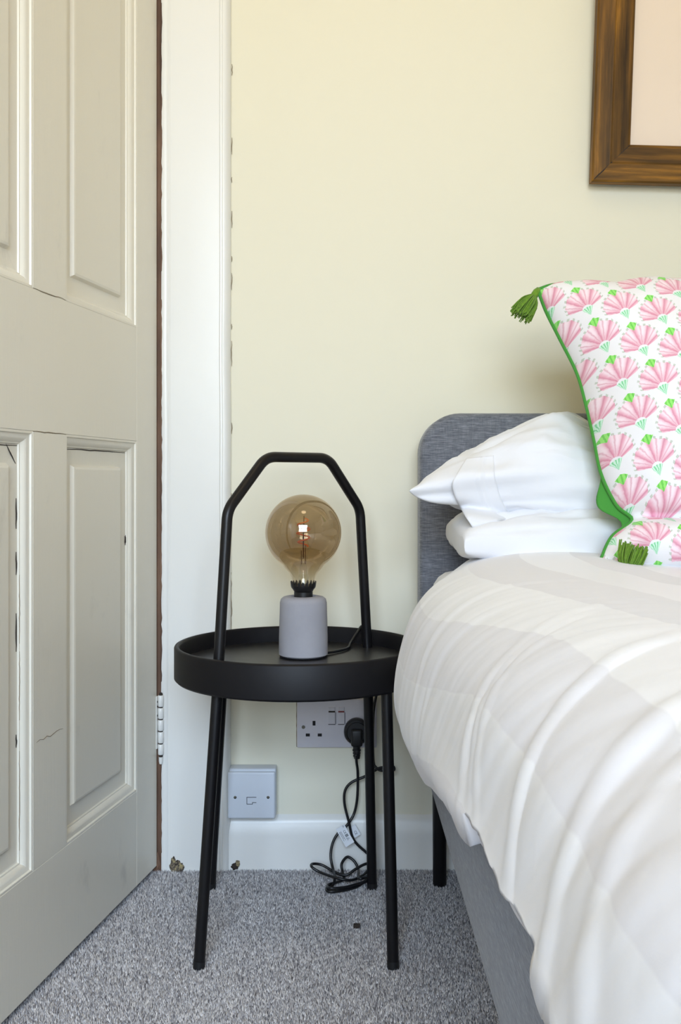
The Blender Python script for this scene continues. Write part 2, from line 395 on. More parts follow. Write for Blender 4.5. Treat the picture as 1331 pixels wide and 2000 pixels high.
# architrave round the doorway
AX0, AX1 = -0.3146, -0.194
prof = [(0.0, 0.020), (0.0, 0.0015), (0.0025, 0.0), (0.010, 0.0), (0.0125, 0.0016), (0.015, 0.0004), (0.018, 0.0), (0.102, 0.0), (0.1035, 0.0022), (0.106, 0.0024), (0.108, 0.0008), (0.1125, 0.0010), (0.116, 0.0035), (0.1185, 0.008), (0.1206, 0.012), (0.1206, 0.020)]
def casing(name, path, parent):      # profile swept up a leg or over the head, wobbling like old paint
    bm = bmesh.new(); rows = []
    for p, dx in path:
        rows.append([bm.verts.new(p+dx*o_+Vector((0, y+0.0007*ns(p.z*5, o_*40), 0))) for o_, y in prof])
    for a, b in zip(rows, rows[1:]):
        for k in range(len(prof)-1): bm.faces.new((a[k], a[k+1], b[k+1], b[k]))
    return obj(name, bm, m_trim, parent, True)
trim = tag(empty('trim_1', (0, 0, 0)), 'white gloss door casing with worn beaded edges beside the open door', 'door casing', kind='structure')
zs = [k*0.03-0.004 for k in range(69)]
casing('casing_leg', [(Vector((AX0+0.0012*ns(z*6, 3), TRIMF, z)), Vector((1, 0, 0))) for z in zs]+[(Vector((AX0, TRIMF, 2.045)), Vector((1, 0, 1)))], trim)
casing('casing_head', [(Vector((AX0, TRIMF, 2.045)), Vector((1, 0, 1))), (Vector((OX0-0.01, TRIMF, 2.045)), Vector((-0.5, 0, 1)))], trim)
bm = box(bmesh.new(), -0.331, -0.3150, 1.800, 1.93, -0.004, 2.03); box(bm, OX0-0.01, OX0+0.005, 1.80, 1.93, -0.004, 2.03); box(bm, OX0, -0.331, 1.80, 1.93, 2.02, 2.035)
obj('door_lining', bm, m_bare, trim)
for z0, z1 in ((0.03, 0.19), (0.33, 1.0), (1.05, 1.52)):      # ragged paint edge where the gap shows bare wood
    bm = bmesh.new(); tube(bm, jag((-0.3150, 1.7955, z0), (-0.3150, 1.7955, z1), int((z1-z0)*90), 0.0011, (1, 0, 0)), 0.0013, 5); obj('bare_wood_edge', bm, m_bare, trim)
for z0, z1, xx in ((0.02, 0.13, -0.1935), (0.30, 0.36, -0.1935), (0.40, 0.52, -0.1935), (0.62, 0.66, -0.1932), (0.765, 0.785, -0.1930), (0.885, 0.93, -0.1930), (0.95, 0.96, -0.193), (1.02, 1.05, -0.1930), (1.07, 1.08, -0.193), (1.13, 1.16, -0.1925), (1.21, 1.22, -0.1925), (1.26, 1.29, -0.1925), (1.40, 1.42, -0.1925)):
    bm = bmesh.new(); tube(bm, jag((xx, WALL-0.0016, z0), (xx, WALL-0.0016, z1), max(4, int((z1-z0)*150)), 0.0009, (1, 0, 0)), lambda t: 0.0007*(0.4+0.6*math.sin(PI*min(max(t, .05), .95))), 5); obj('paint_crack', bm, m_crack, trim)
def rubble(name, c, sx, sy, sz, parent, mat, seed):
    bm = bmesh.new(); bmesh.ops.create_icosphere(bm, subdivisions=3, radius=1.0)
    for v in bm.verts:
        k = 1+0.45*ns(v.co.x*2.2+seed, v.co.y*2.2, v.co.z*2.2)+0.2*ns(v.co.x*6, v.co.y*6+seed, v.co.z*6)
        v.co = Vector((c[0]+v.co.x*sx*k, c[1]+v.co.y*sy*k, c[2]+v.co.z*sz*k))
    return obj(name, bm, mat, parent)
rubble('chipped_patch', (-0.287, 1.7945, 0.005), 0.012, 0.0035, 0.012, trim, m_chip, 1)
rubble('chipped_patch', (-0.293, 1.7945, 0.010), 0.005, 0.0035, 0.013, trim, m_chip, 5)
rubble('chipped_patch', (-0.323, 1.797, 0.012), 0.007, 0.004, 0.018, trim, m_bare, 9)

# skirting board
prof = [(0.000, -0.004), (0.000, 0.056), (0.0012, 0.066), (0.0035, 0.074), (0.0045, 0.078), (0.0058, 0.083), (0.010, 0.088), (0.016, 0.094)]
bm = bmesh.new(); rows = []
for k in range(120):
    x = AX1-0.004+k*(XR-AX1)/119
    rows.append([bm.verts.new((x, WALL-0.0135+y+0.0010*ns(x*9, z*22), z+(0.0015*ns(x*11, 4) if z > 0.05 else 0))) for y, z in prof])
for a, b in zip(rows, rows[1:]):
    for k in range(len(prof)-1): bm.faces.new((a[k], b[k], b[k+1], a[k+1]))
sk = tag(obj('baseboard_back', bm, m_trim, None, 'all'), 'white painted skirting board below the sockets', 'skirting board', kind='structure')
rubble('chipped_patch', (-0.186, WALL-0.0135, 0.004), 0.0065, 0.003, 0.006, sk, m_crackdark, 3)
rubble('chipped_patch', (-0.181, WALL-0.0135, 0.009), 0.0040, 0.003, 0.006, sk, m_chip, 4)

# ------------------------------------------------------------------ door
HX, HY = -0.3215, 1.790
ang = math.atan2(-0.982, -0.1886)
door = tag(empty('door_1', (HX, HY, 0), ang), 'off white panelled door standing open beside the white casing', 'door', kind='structure')
DW, DZ0, DZ1, TH = 0.80, 0.009, 1.98, -0.040
S1, S2, S3, S4 = 0.0906, 0.3505, 0.4477, 0.7094
R1, R2, R3, R4 = 0.167, 0.748, 0.937, 1.85
def dpart(name, x0, x1, z0, z1): return obj(name, BX(x0, x1, TH, 0.0, z0, z1, bevel=0.0007, seg=1), m_door, door)
dpart('stile', 0.0, S1, DZ0, DZ1); dpart('stile', S4, DW, DZ0, DZ1)
dpart('rail', S1, S4, DZ0, R1); dpart('rail', S1, S4, R2, R3); dpart('rail', S1, S4, R4, DZ1)
dpart('muntin', S2, S3, R1, R2); dpart('muntin', S2, S3, R3, R4)
MOULD = [(0.0, -0.0004), (0.0030, -0.0004), (0.0042, -0.0030), (0.0085, -0.0040), (0.0125, -0.0068), (0.0150, -0.0105), (0.0168, -0.0108), (0.0178, -0.0130), (0.0205, -0.0138)]
for x0, x1 in ((S1, S2), (S3, S4)):
    for z0, z1 in ((R1, R2), (R3, R4)):
        bm = ring_sweep(bmesh.new(), x0+0.019, x1-0.019, z0+0.019, z1-0.019, [(-0.019, -0.0135), (0.0, -0.0135), (0.0235, -0.0150), (0.0265, -0.0095), (0.030, -0.0085)], True)
        pn = obj('panel', bm, m_door, door)
        md = obj('panel_moulding', ring_sweep(bmesh.new(), x0, x1, z0, z1, MOULD), m_door, pn, True)
# cracked paint at the joints
def dcrack(a, b, n, amp, axis, r=0.0006, mat=m_crack):
    bm = bmesh.new(); tube(bm, jag(a, b, n, amp, axis), lambda t: r*(0.35+0.65*math.sin(PI*min(max(t, .04), .96))), 5); obj('paint_crack', bm, mat, door)
dcrack((S2+.002, 0.0001, R3), (S3, 0.0001, R3), 9, 0.0012, (0, 0, 1))
dcrack((S2, 0.0001, R2), (S3, 0.0001, R2), 9, 0.0008, (0, 0, 1))
dcrack((S2+.01, 0.0001, 0.335), (S3-0.01, 0.0001, 0.335), 8, 0.0025, (0, 0, 1), 0.0005)
for z0, z1 in ((0.62, 0.66), (0.56, 0.59), (0.46, 0.51), (0.335, 0.352)): dcrack((S3+0.0195, -0.0134, z0), (S3+0.0195, -0.0134, z1), 6, 0.0005, (1, 0, 0), 0.0013, m_crackdark)
for z0, z1 in ((0.20, 0.33), (0.37, 0.46), (0.47, 0.56)): dcrack((S3+0.0163, -0.0105, z0), (S3+0.0163, -0.0105, z1), 16, 0.0010, (1, 0, 0), 0.0005)
dcrack((S3+0.021, -0.0134, 0.705), (S3+0.046, -0.0134, 0.73), 6, 0.001, (0, 0, 1), 0.0008, m_crackdark)
dcrack((S1+0.020, -0.0132, R2-0.0195), (S2-0.01, -0.0132, R2-0.0195), 14, 0.0005, (0, 0, 1), 0.0009, m_crackdark)
dcrack((S3+0.015, -0.0132, R2-0.0195), (S4-0.02, -0.0132, R2-0.0195), 14, 0.0005, (0, 0, 1), 0.0009, m_crackdark)
rubble('paint_chip', (S1+0.0185, -0.0126, 0.585), 0.0016, 0.001, 0.007, door, m_crackdark, 2)
# hinge
hg = obj('hinge', BX(-0.0015, 0.0045, 0.0, 0.0016, 0.214, 0.306, bevel=0.0005), m_trim, door)
zk = [0.3070, 0.2850, 0.2640, 0.2430, 0.2215, 0.2010]
for a, b in zip(zk, zk[1:]):
    bm = bmesh.new(); lathe(bm, [(0, b+0.0022), (0.0042, b+0.0022), (0.0050, b+0.0034), (0.0050, a-0.0010), (0.0042, a), (0, a)], 20, (-0.0030, 0.0065)); obj('knuckle', bm, m_trim, hg, True)
bm = bmesh.new(); lathe(bm, [(0, 0.186), (0.0025, 0.188), (0.0032, 0.193), (0.0032, 0.3095), (0.0020, 0.3115), (0, 0.3115)], 16, (-0.0030, 0.0065)); obj('hinge_pin', bm, m_crackdark, hg, True)
bm = bmesh.new(); lathe(bm, [(0, 0.1855), (0.0026, 0.187), (0.0036, 0.192), (0.0036, 0.199), (0, 0.199)], 16, (-0.0030, 0.0065)); obj('pin_tip', bm, m_trim, hg, True)
for z in (0.296, 0.288, 0.272): rubble('paint_chip', (0.0012, 0.0016, z), 0.0010, 0.0006, 0.0018, door, m_crackdark, z*50)

# ------------------------------------------------------------------ bed
BX0, BX1 = 0.135, 1.53
bed = tag(empty('bed', (0.83, 0.75, 0)), 'grey upholstered bed with rounded headboard against the cream wall', 'bed')
def bpart(name, bm, mat, smooth=False):
    o = obj(name, bm, mat, bed, smooth); o.location = (-0.83, -0.75, 0); return o
def rounded_slab(x0, x1, z0, z1, r, y0, y1, bev):
    bm = bmesh.new(); pts = []
    for cx_, cz_, a0 in ((x1-r, z1-r, 0), (x0+r, z1-r, 90)):
        for k in range(13): a = math.radians(a0+k*7.5); pts.append((cx_+r*math.cos(a), cz_+r*math.sin(a)))
    pts += [(x0, z0), (x1, z0)]
    f = bm.faces.new([bm.verts.new((x, y0, z)) for x, z in pts])
    e = bmesh.ops.extrude_face_region(bm, geom=[f]); bmesh.ops.translate(bm, verts=[v for v in e['geom'] if isinstance(v, bmesh.types.BMVert)], vec=(0, y1-y0, 0))
    bmesh.ops.recalc_face_normals(bm, faces=bm.faces[:])
    es = [e for e in bm.edges if abs(e.verts[0].co.y-e.verts[1].co.y) < 1e-6]
    bmesh.ops.bevel(bm, geom=es, offset=bev, segments=4, profile=0.5, affect='EDGES'); return bm
bpart('headboard', rounded_slab(0.1335, BX1+0.002, 0.215, 0.796, 0.068, 1.715, 1.785, 0.012), m_uph, True)
bpart('side_rail', BX(BX0, BX0+0.05, -0.32, 1.716, 0.215, 0.42, bevel=0.010, seg=3), m_uph, True)
bpart('side_rail', BX(BX1-0.05, BX1, -0.32, 1.716, 0.215, 0.42, bevel=0.010, seg=3), m_uph, True)
bpart('foot_rail', BX(BX0+0.05, BX1-0.05, -0.32, -0.27, 0.215, 0.42, bevel=0.010, seg=3), m_uph, True)
bpart('slat_base', BX(BX0+0.05, BX1-0.05, -0.27, 1.716, 0.33, 0.352), m_wood)
for lx in (0.168, BX1-0.035):
    for ly in (1.735, -0.27):
        bm = bmesh.new(); lathe(bm, [(0, -0.003), (0.0105, -0.003), (0.0115, 0.0), (0.0125, 0.23), (0, 0.23)], 20, (lx, ly)); bpart('leg', bm, m_black, True)
matt = obj('mattress', BX(BX0+0.015, BX1-0.015, -0.26, 1.712, 0.352, 0.535, bevel=0.035, seg=4), m_sheet, None, True)
tag(matt, 'white sheeted mattress under the striped duvet', 'mattress')

# duvet: top, rounded edge, hanging side down to the hem
XS = [(-0.5, 0.118), (0.3, 0.112), (0.7, 0.104), (1.0, 0.100), (1.25, 0.094), (1.36, 0.092), (1.44, 0.101), (1.50, 0.115), (1.58, 0.134)]
HZ = [(-0.5, 0.455), (0.46, 0.448), (0.60, 0.437), (0.78, 0.424), (0.95, 0.388), (1.20, 0.348), (1.36, 0.350), (1.50, 0.365), (1.58, 0.40)]
# creases: y at the top end, y at the low end, heights above the hem, depth, width
CREASE = [(1.31, 1.33, 0.22, 0.05, 0.0012, 0.008), (1.20, 1.24, 0.20, 0.05, 0.0010, 0.008), (1.08, 1.13, 0.27, 0.08, 0.0017, 0.010), (1.02, 1.06, 0.20, 0.05, 0.0010, 0.008), (0.92, 0.79, 0.29, 0.05, 0.0020, 0.010), (0.885, 0.775, 0.24, 0.07, 0.0011, 0.006), (0.84, 0.72, 0.20, 0.04, 0.0009, 0.008),
          (0.735, 0.60, 0.33, 0.05, 0.0018, 0.010), (0.70, 0.59, 0.24, 0.05, 0.0010, 0.006), (0.605, 0.475, 0.36, 0.04, 0.0022, 0.011), (0.655, 0.53, 0.46, 0.20, 0.0015, 0.008), (0.62, 0.50, 0.47, 0.24, 0.0012, 0.006), (0.52, 0.41, 0.30, 0.06, 0.0015, 0.012), (0.30, 0.22, 0.26, 0.05, 0.003, 0.02), (0.08, 0.02, 0.26, 0.05, 0.003, 0.02)]
Y0, Y1 = -0.36, 1.585
NI, NJ = 620, 210
rows, uvr = [], []
for i in range(NI):
    y = Y0+(0.30-Y0)*i/80 if i < 80 else 0.30+(Y1-0.30)*(i-80)/(NI-81)      # denser where the photograph looks
    xs = interp(y, XS); hz = interp(y, HZ)
    top = 0.560+0.006*ns(y*3, 7)
    top -= 0.012*sm(1.50, 1.58, y)
    c = [(1.60, 0.47), (1.585, 0.53), (1.50, 0.557), (1.20, top-0.010), (0.80, top-0.014), (0.50, top-0.010), (0.32, top+0.003), (0.22, top-0.002), (xs+0.062, top-0.022), (xs+0.024, top-0.058), (xs+0.004, top-0.115), (xs-0.002, 0.5*(top-0.115)+0.5*hz-0.005), (xs+0.006, hz+0.012), (xs+0.012, hz)]
    pts = catmull([Vector((a, 0, b)) for a, b in c], 16)
    L = [0.0]
    for a, b in zip(pts, pts[1:]): L.append(L[-1]+(b-a).length)
    tot = L[-1]; row, ur = [], []; k = 0
    ltop = None
    for j in range(NJ):
        f = j/(NJ-1); f = 1-(1-f)**1.5      # denser towards the hanging side
        t = f*tot
        while k < len(L)-2 and L[k+1] < t: k += 1
        q = (t-L[k])/max(1e-9, L[k+1]-L[k]); p = pts[k].lerp(pts[k+1], q); d = (pts[k+1]-pts[k]).normalized()
        nrm = Vector((-d.z, 0, d.x)) if True else None
        nrm = Vector((d.z, 0, -d.x))            # outward: up on the top, towards -x on the side
        e = tot-t                                # distance up from the hem
        side = sm(0.42, 0.16, e); topw = 1-side
        wob_ = 0.016*ns(y*5, e*6, 1.5)+0.004*ns(y*14, e*18, 3.5)
        fan = y+(0.42 if y < 1.0 else 0.42-1.2*(y-1.0))*e
        fold = 0.010*ns(fan*3.6, e*2.0, 4.0)+0.0042*ns(fan*12, e*2.2, 9.0)+0.0022*ns(fan*25, e*3.0, 2.0)*sm(0.35, 0.2, e)+0.0006*ns(fan*60, e*9, 2.0)
        for ya, yb, ea, eb, A, w_ in CREASE:
            s_ = (e-eb)/(ea-eb)
            if -0.4 < s_ < 1.4:
                yc = yb+(ya-yb)*s_+0.02*math.sin(PI*s_)
                q_ = (y+wob_-yc)/w_
                if abs(q_) < 5: fold += A*sm(-0.35, 0.15, s_)*sm(1.35, 0.75, s_)*(math.exp(-q_*q_)-0.40*math.exp(-(q_+1.9)**2*0.6)-0.25*math.exp(-(q_-2.4)**2*0.3))
        s2 = y-0.7*p.x
        tw = 0.006*ns(s2*3.0, p.x*2.5, 1.0)+0.0022*ns(y*11, p.x*7)
        disp = fold*max(side, 0.30*sm(0.60, 0.3, e))*(1-0.85*sm(0.07, 0.0, e))+tw*topw
        lim = sm(1.44, 1.52, y)
        if e < 0.26: disp = disp*(1-0.8*lim)
        P = Vector((p.x, y, p.z))+nrm*disp
        P.z += 0.006*ns(y*9, 3)*sm(0.10, 0.0, e)
        row.append(P); ur.append((t-tot, y))
    rows.append(row); uvr.append(ur)
duv = grid_mesh('duvet', rows, m_duvet, None, uvr)
md = duv.modifiers.new('thick', 'SOLIDIFY'); md.thickness = 0.016; md.offset = -1
tag(duv, 'white duvet with tonal stripes draped over the bed side', 'duvet')

# pillows
def pillow_grid(corn, H, top, bot, n=64, seed=0.0, pinch=0.05, pw=0.42, wr=0.006):
    FL, FR, BR, BL = [Vector(c) for c in corn]; up = ((FR-FL).cross(BL-FL)).normalized()
    cen = (FL+FR+BR+BL)/4
    out = []
    for sgn, hh in ((1, top), (-1, bot)):
        g = []
        for i in range(n+1):
            v = -math.cos(PI*i/n); r_ = []
            for j in range(n+1):
                u = -math.cos(PI*j/n)
                uu = u*(1-pinch*(1-v*v)**1.2*(u*u)); vv = v*(1-pinch*(1-u*u)**1.2*(v*v))
                a, b = (uu+1)/2, (vv+1)/2
                p = FL*(1-a)*(1-b)+FR*a*(1-b)+BR*a*b+BL*(1-a)*b
                k = max(0.0, (1-u*u)*(1-v*v)); prof_ = k**pw
                edge = min(1, k*6)
                wrk = wr*edge*(ns(u*3+seed, v*5, sgn)+0.55*(1-2.4*abs(ns(u*2+v*1.5+seed, v*4-u*2, 3+sgn)))+0.35*(1-2.6*abs(ns(u*5-v*2+seed, v*3.5+u*4, 7+sgn))))
                edge_wave = 0.006*ns(u*4+seed, v*4, 8)*(1-edge)
                r_.append(p+up*(sgn*(hh(a, b) if callable(hh) else hh)*H*prof_+wrk+edge_wave))
            g.append(r_)
        out.append(g)
    return out
def pillow_mesh(name, grids, mat, parent, cr=1.0):
    T, B = grids; n = len(T); vs, idx = [], {}
    for k, g in enumerate((T, B)):
        for i in range(n):
            for j in range(n):
                if k == 1 and (i in (0, n-1) or j in (0, n-1)): idx[(k, i, j)] = idx[(0, i, j)]
                else: idx[(k, i, j)] = len(vs); vs.append(tuple(g[i][j]))
    fs = []
    for k in (0, 1):
        for i in range(n-1):
            for j in range(n-1):
                q = [idx[(k, i, j)], idx[(k, i, j+1)], idx[(k, i+1, j+1)], idx[(k, i+1, j)]]
                fs.append(q if k == 0 else q[::-1])
    vs = [(x+0.004*ns(y*9, z*22, 5)*cr, y+cr*(0.010*ns(x*5+z*4, z*24, 1.0)+0.0065*(1-2.4*abs(ns(x*4-z*9, z*34, 6.0)))*sm(0.62, 0.2, x-0.05)+0.0025*ns(x*16, z*70, 3)), z+0.003*ns(x*12, y*12, 2)*cr) for x, y, z in vs]
    me = bpy.data.meshes.new(name); me.from_pydata(vs, [], fs); me.update()
    me.polygons.foreach_set('use_smooth', [True]*len(me.polygons))
    return link(name, me, mat, parent)
pl = tag(empty('pillow', (0.45, 1.55, 0.555)), 'flattened white pillow lying on the mattress beneath the plump one', 'pillow')
g = pillow_grid([(0.172, 1.425, 0.590), (0.76, 1.475, 0.590), (0.76, 1.70, 0.600), (0.175, 1.70, 0.600)], 0.056, 0.85, 0.75, seed=3, pinch=0.0, pw=0.20, wr=0.011)
o = pillow_mesh('pillowcase', g, m_pillow, pl); o.location = -pl.location

pu = tag(empty('pillow', (0.45, 1.55, 0.63)), 'plump white pillow with an open cuffed case, propped against the headboard', 'pillow')
g = pillow_grid([(0.100, 1.475, 0.668), (0.74, 1.470, 0.640), (0.74, 1.66, 0.650), (0.205, 1.695, 0.720)], 0.066, lambda a, b: 0.55+1.15*math.exp(-((a-0.28)/0.16)**2), 0.95, seed=11, pinch=0.02, pw=0.36, wr=0.011)
o = pillow_mesh('pillowcase', g, m_pillow, pu); o.location = -pu.location
# the open cuff of the case: a hemmed flap lying over the front of the pillow
from mathutils.bvhtree import BVHTree
bv = BVHTree.FromPolygons([v.co.copy() for v in o.data.vertices], [tuple(p.vertices) for p in o.data.polygons])
outer = catmull([Vector((px, 0, py)) for px, py in ((912, 896), (897, 920), (884, 949), (899, 990), (924, 1031))], 8)
inner = catmull([Vector((px, 0, py)) for px, py in ((965, 890), (966, 910), (968, 935), (980, 975), (1000, 1012))], 8)
rows = []; eye = Vector((0, 0, CAMZ)); ND = 18
for a, b in zip(outer, inner):
    row = []
    for k in range(ND+1):
        f = k/ND; q = a.lerp(b, f); dr = (at(q.x, q.z, 1.0)-eye).normalized()
        hit = bv.ray_cast(eye, dr); d = hit[0].y if hit[0] is not None else 1.455
        row.append([q.x, q.z, d-(0.010*(1-f)**1.3+0.0012)])
    rows.append(row)
for _ in range(6):
    rows = [[[c[0], c[1], (c[2]*2+rows[max(i-1, 0)][j][2]+rows[min(i+1, len(rows)-1)][j][2]+row[max(j-1, 0)][2]+row[min(j+1, ND)][2])/6] for j, c in enumerate(row)] for i, row in enumerate(rows)]
cuff = grid_mesh('pillowcase_cuff', [[at(c[0], c[1], c[2]-(0.002 if 11 <= j <= 12 else 0)) for j, c in enumerate(row)] for row in rows], m_pillow, pu); cuff.location = -pu.location
md = cuff.modifiers.new('thick', 'SOLIDIFY'); md.thickness = 0.003; md.offset = 0

# ------------------------------------------------------------------ scatter cushion
def cp(px, py, push=0.0):            # on the cushion's leaning plane y = 1.37 + 0.36 (z - 0.56)
    kx, kz = (px-665.5)/F, -(py-HOR)/F
    d = (1.37+0.36*(CAMZ-0.56))/(1-0.36*kz); p = Vector((kx*d, d, CAMZ+kz*d)); return p
def curve_lookup(pts, n=240):
    c = catmull([Vector(p) for p in pts], 24); L = [0.0]
    for a, b in zip(c, c[1:]): L.append(L[-1]+(b-a).length)
    def f(t):
        s = t*L[-1]; lo, hi = 0, len(L)-1
        while hi-lo > 1:
            m = (lo+hi)//2
            if L[m] <= s: lo = m
            else: hi = m
        q = (s-L[lo])/max(1e-9, L[hi]-L[lo]); return c[lo].lerp(c[hi], min(1, max(0, q)))
    return f
left = curve_lookup([cp(1172, 1102), cp(1196, 1050), cp(1236, 1016), cp(1205, 985), cp(1176, 925), cp(1162, 860), cp(1146, 790), cp(1128, 728), cp(1094, 660), cp(1068, 608), cp(1052, 566)])
topc = curve_lookup([cp(1052, 566), cp(1085, 557), cp(1140, 560), cp(1190, 567), cp(1240, 562), cp(1331, 567), cp(1440, 560), cp(1560, 535), cp(1640, 505)])
right = curve_lookup([cp(1660, 1120), cp(1630, 980), cp(1610, 830), cp(1615, 660), cp(1640, 505)])
botc = curve_lookup([cp(1172, 1102), cp(1260, 1120), cp(1400, 1128), cp(1540, 1126), cp(1660, 1120)])
NC = 90
pn_ = Vector((0, -1, 0.36)).normalized()       # towards the room
c00, c10, c01, c11 = left(0), botc(1), left(1), topc(1)
def warp(k): return 0.5-0.5*math.cos(PI*k/NC)
Fg, Bg, UVg = [], [], []
ru = Vector((0.959, 0, 0.285)); rv = Vector((-0.285, 0, 0.959))
for i in range(NC+1):
    v = i/NC; f_, b_, t_ = [], [], []
    for j in range(NC+1):
        u = warp(j)
        P = left(v)*(1-u)+right(v)*u+botc(u)*(1-v)+topc(u)*v-(c00*(1-u)*(1-v)+c10*u*(1-v)+c01*(1-u)*v+c11*u*v)
        ku = max(0, 1-(2*u-1)**2)
        vc = 0.185+0.02*ns(u*5, 3)          # the slumped crease
        if v > vc: s = (v-vc)/(1-vc); kv = max(0, s*(1-s)*4)**0.36; kb = 0.115
        else: s = v/vc; kv = max(0, s*(1-s)*4)**0.42; kb = 0.085
        soft = 0.004*sm(0.0, 0.3, u)*sm(1, 0.8, u)*math.exp(-((v-vc)/0.05)**2)
        fr = kb*ku**0.55*kv+soft
        wr = 0.004*ns(u*7, v*9, 2)*min(1, ku*3)*min(1, 4*v*(1-v)*2)
        wr += 0.004*ns(u*16, v*3, 5)*sm(0.86, 1.0, v)*min(1, ku*4)*sm(1.0, 0.97, v)
        sb = max(0, 4*v*(1-v))**0.5
        bk = 0.035*ku**0.55*sb
        bleft = 0.031*math.exp(-((v-0.235)/0.085)**2)*sm(0.0, 0.02, u)*sm(0.45, 0.05, u)
        f_.append(P+pn_*(fr+wr)); b_.append(P-pn_*bk-Vector((bleft, 0, 0)))
        t_.append((P.dot(ru)+0.006, P.dot(rv)-0.010))
    Fg.append(f_); Bg.append(b_); UVg.append(t_)
cb = c00.lerp(c10, 0.5)
cush = tag(empty('scatter_cushion', cb), 'square cushion printed with pink shells, green piping and corner tassels, slumped on the bed', 'cushion')
o = grid_mesh('printed_front', Fg, m_print, cush, UVg); o.location = -cb
o = grid_mesh('back_panel', Bg, m_green, cush, None, True); o.location = -cb; o['label'] = 'plain green cushion back'
loop = [left(k/140) for k in range(140)]+[topc(k/100) for k in range(100)]+[right(1-k/90) for k in range(90)]+[botc(1-k/90) for k in range(91)]
bm = bmesh.new(); tube(bm, loop, 0.0034, 8, False); o = obj('piping', bm, m_green, cush, 'all'); o.location = -cb; o['label'] = 'green piped edge'
def tassel(p0, direc, length, spread, seed, nst=90):
    rnd = random.Random(seed); d = Vector(direc).normalized(); a = d.orthogonal().normalized(); b = d.cross(a)
    p0 = Vector(p0); bm = bmesh.new()
    for k in range(nst):
        th = rnd.uniform(0, 2*PI); rr_ = math.sqrt(rnd.random()); off = (a*math.cos(th)+b*math.sin(th))*rr_
        Lk = length*rnd.uniform(0.82, 1.05); s0 = p0+d*0.011+off*0.0042
        e = p0+d*Lk+off*spread+Vector((rnd.uniform(-1, 1), rnd.uniform(-1, 1), rnd.uniform(-1, 1)))*0.002
        m1 = p0+d*(Lk*0.55)+off*spread*0.85
        tube(bm, catmull([s0, m1, e], 3), 0.0009, 4)
    t = obj('tassel', bm, m_tassel, cush); t.location = -cb; t['label'] = 'green yarn tassel'
    bm = bmesh.new(); tube(bm, [p0-d*0.002, p0+d*0.004, p0+d*0.010, p0+d*0.015], lambda s: 0.0038+0.0024*math.sin(PI*s), 10); obj('tassel_knot', bm, m_tassel, t, 'all')
tassel(cp(1052, 566), (-0.024, -0.006, -0.034), 0.050, 0.0165, 1, 140)
tassel(cp(1204, 1146)+pn_*0.045, (0.010, 0.002, 0.030), 0.044, 0.019, 2, 130)
tassel(cp(1640, 505), (0.02, -0.01, -0.036), 0.046, 0.0125, 3)
tassel(cp(1660, 1116), (0.03, -0.02, -0.006), 0.046, 0.0125, 4)

# ------------------------------------------------------------------ framed picture
pic = empty('framed_picture', (0.437, 1.800, 1.2035)); pic.rotation_euler = (math.radians(2.2), math.radians(1.5), 0)
tag(pic, 'square-edged dark stained wood picture frame around a pale blank board, hanging above the bed', 'picture frame')
PW, PH, FW = 0.72, 0.92, 0.0655
fprof = [(0.0, 0.0), (0.0, -0.018), (0.003, -0.021), (0.030, -0.0235), (0.032, -0.0225), (0.034, -0.0235), (0.060, -0.022), (0.0635, -0.020), (FW, -0.017), (FW, -0.004)]
def frame_rail(L, loc, ry):
    bm = bmesh.new(); rows = []
    for e in (0, 1):
        rows.append([bm.verts.new(((i_ if e == 0 else L-i_), y, i_)) for i_, y in fprof])
    for k in range(len(fprof)-1): bm.faces.new((rows[0][k], rows[1][k], rows[1][k+1], rows[0][k+1]))
    bm.faces.new(rows[0]); bm.faces.new(rows[1][::-1])
    o = obj('frame_rail', bm, m_wood, pic); o.location = loc; o.rotation_euler = (0, ry, 0); return o
frame_rail(PW, (0, 0, 0), 0); frame_rail(PH, (PW, 0, 0), -PI/2); frame_rail(PW, (PW, 0, PH), PI); frame_rail(PH, (0, 0, PH), PI/2)
obj('mount_board', BX(FW-0.008, PW-FW+0.008, -0.007, -0.002, FW-0.008, PH-FW+0.008), m_mount, pic)
bm = bmesh.new(); tube(bm, jag((0.004, -0.0215, 0.004), (FW-0.002, -0.0215, FW-0.002), 8, 0.0003, (1, 0, 0)), lambda t: 0.0007+0.0012*math.sin(PI*t), 5); obj('mitre_gap', bm, m_crackdark, pic)

# ------------------------------------------------------------------ sockets
sx0, sx1, sz0, sz1 = -0.0770, 0.0640, 0.2115, 0.2975; SY = WALL-0.011
so = tag(empty('double_socket', ((sx0+sx1)/2, WALL, sz0)), 'white double wall socket with rocker switches under the side table', 'socket')
def spart(name, bm, mat, par=None, smooth=False):
    o = obj(name, bm, mat, par or so, smooth)
    if par is None: o.location = (-(sx0+sx1)/2, -WALL, -sz0)
    return o
spart('face_plate', BX(sx0, sx1, SY, WALL+0.001, sz0, sz1, bevel=0.0028, seg=3), m_sock, None, True)
def wx(px): return (px-665.5)*SY/F
def wz(py): return CAMZ-(py-HOR)*SY/F
for a, b, mt in ((641, 656, m_crackdark), (660, 674, m_red)):
    sw = spart('rocker_switch', ring_sweep(bmesh.new(), wx(a), wx(b), wz(1415), wz(1380), [(0, 0.001), (0.0008, 0.0002), (0.0008, -0.0012), (0.0014, -0.0018)], True, SY), m_sock)
    spart('switch_mark', BX(wx(a)+0.0010, wx(b)-0.0010, SY-0.0024, SY-0.0012, wz(1391), wz(1388)), mt, sw)
    spart('switch_edge', BX(wx(a)+0.0006, wx(b)-0.0006, SY-0.0004, SY+0.001, wz(1415.6), wz(1413.8)), m_slot)
    spart('switch_edge', BX(wx(b)-0.0002, wx(b)+0.0006, SY-0.0004, SY+0.001, wz(1414), wz(1391)), m_slot)
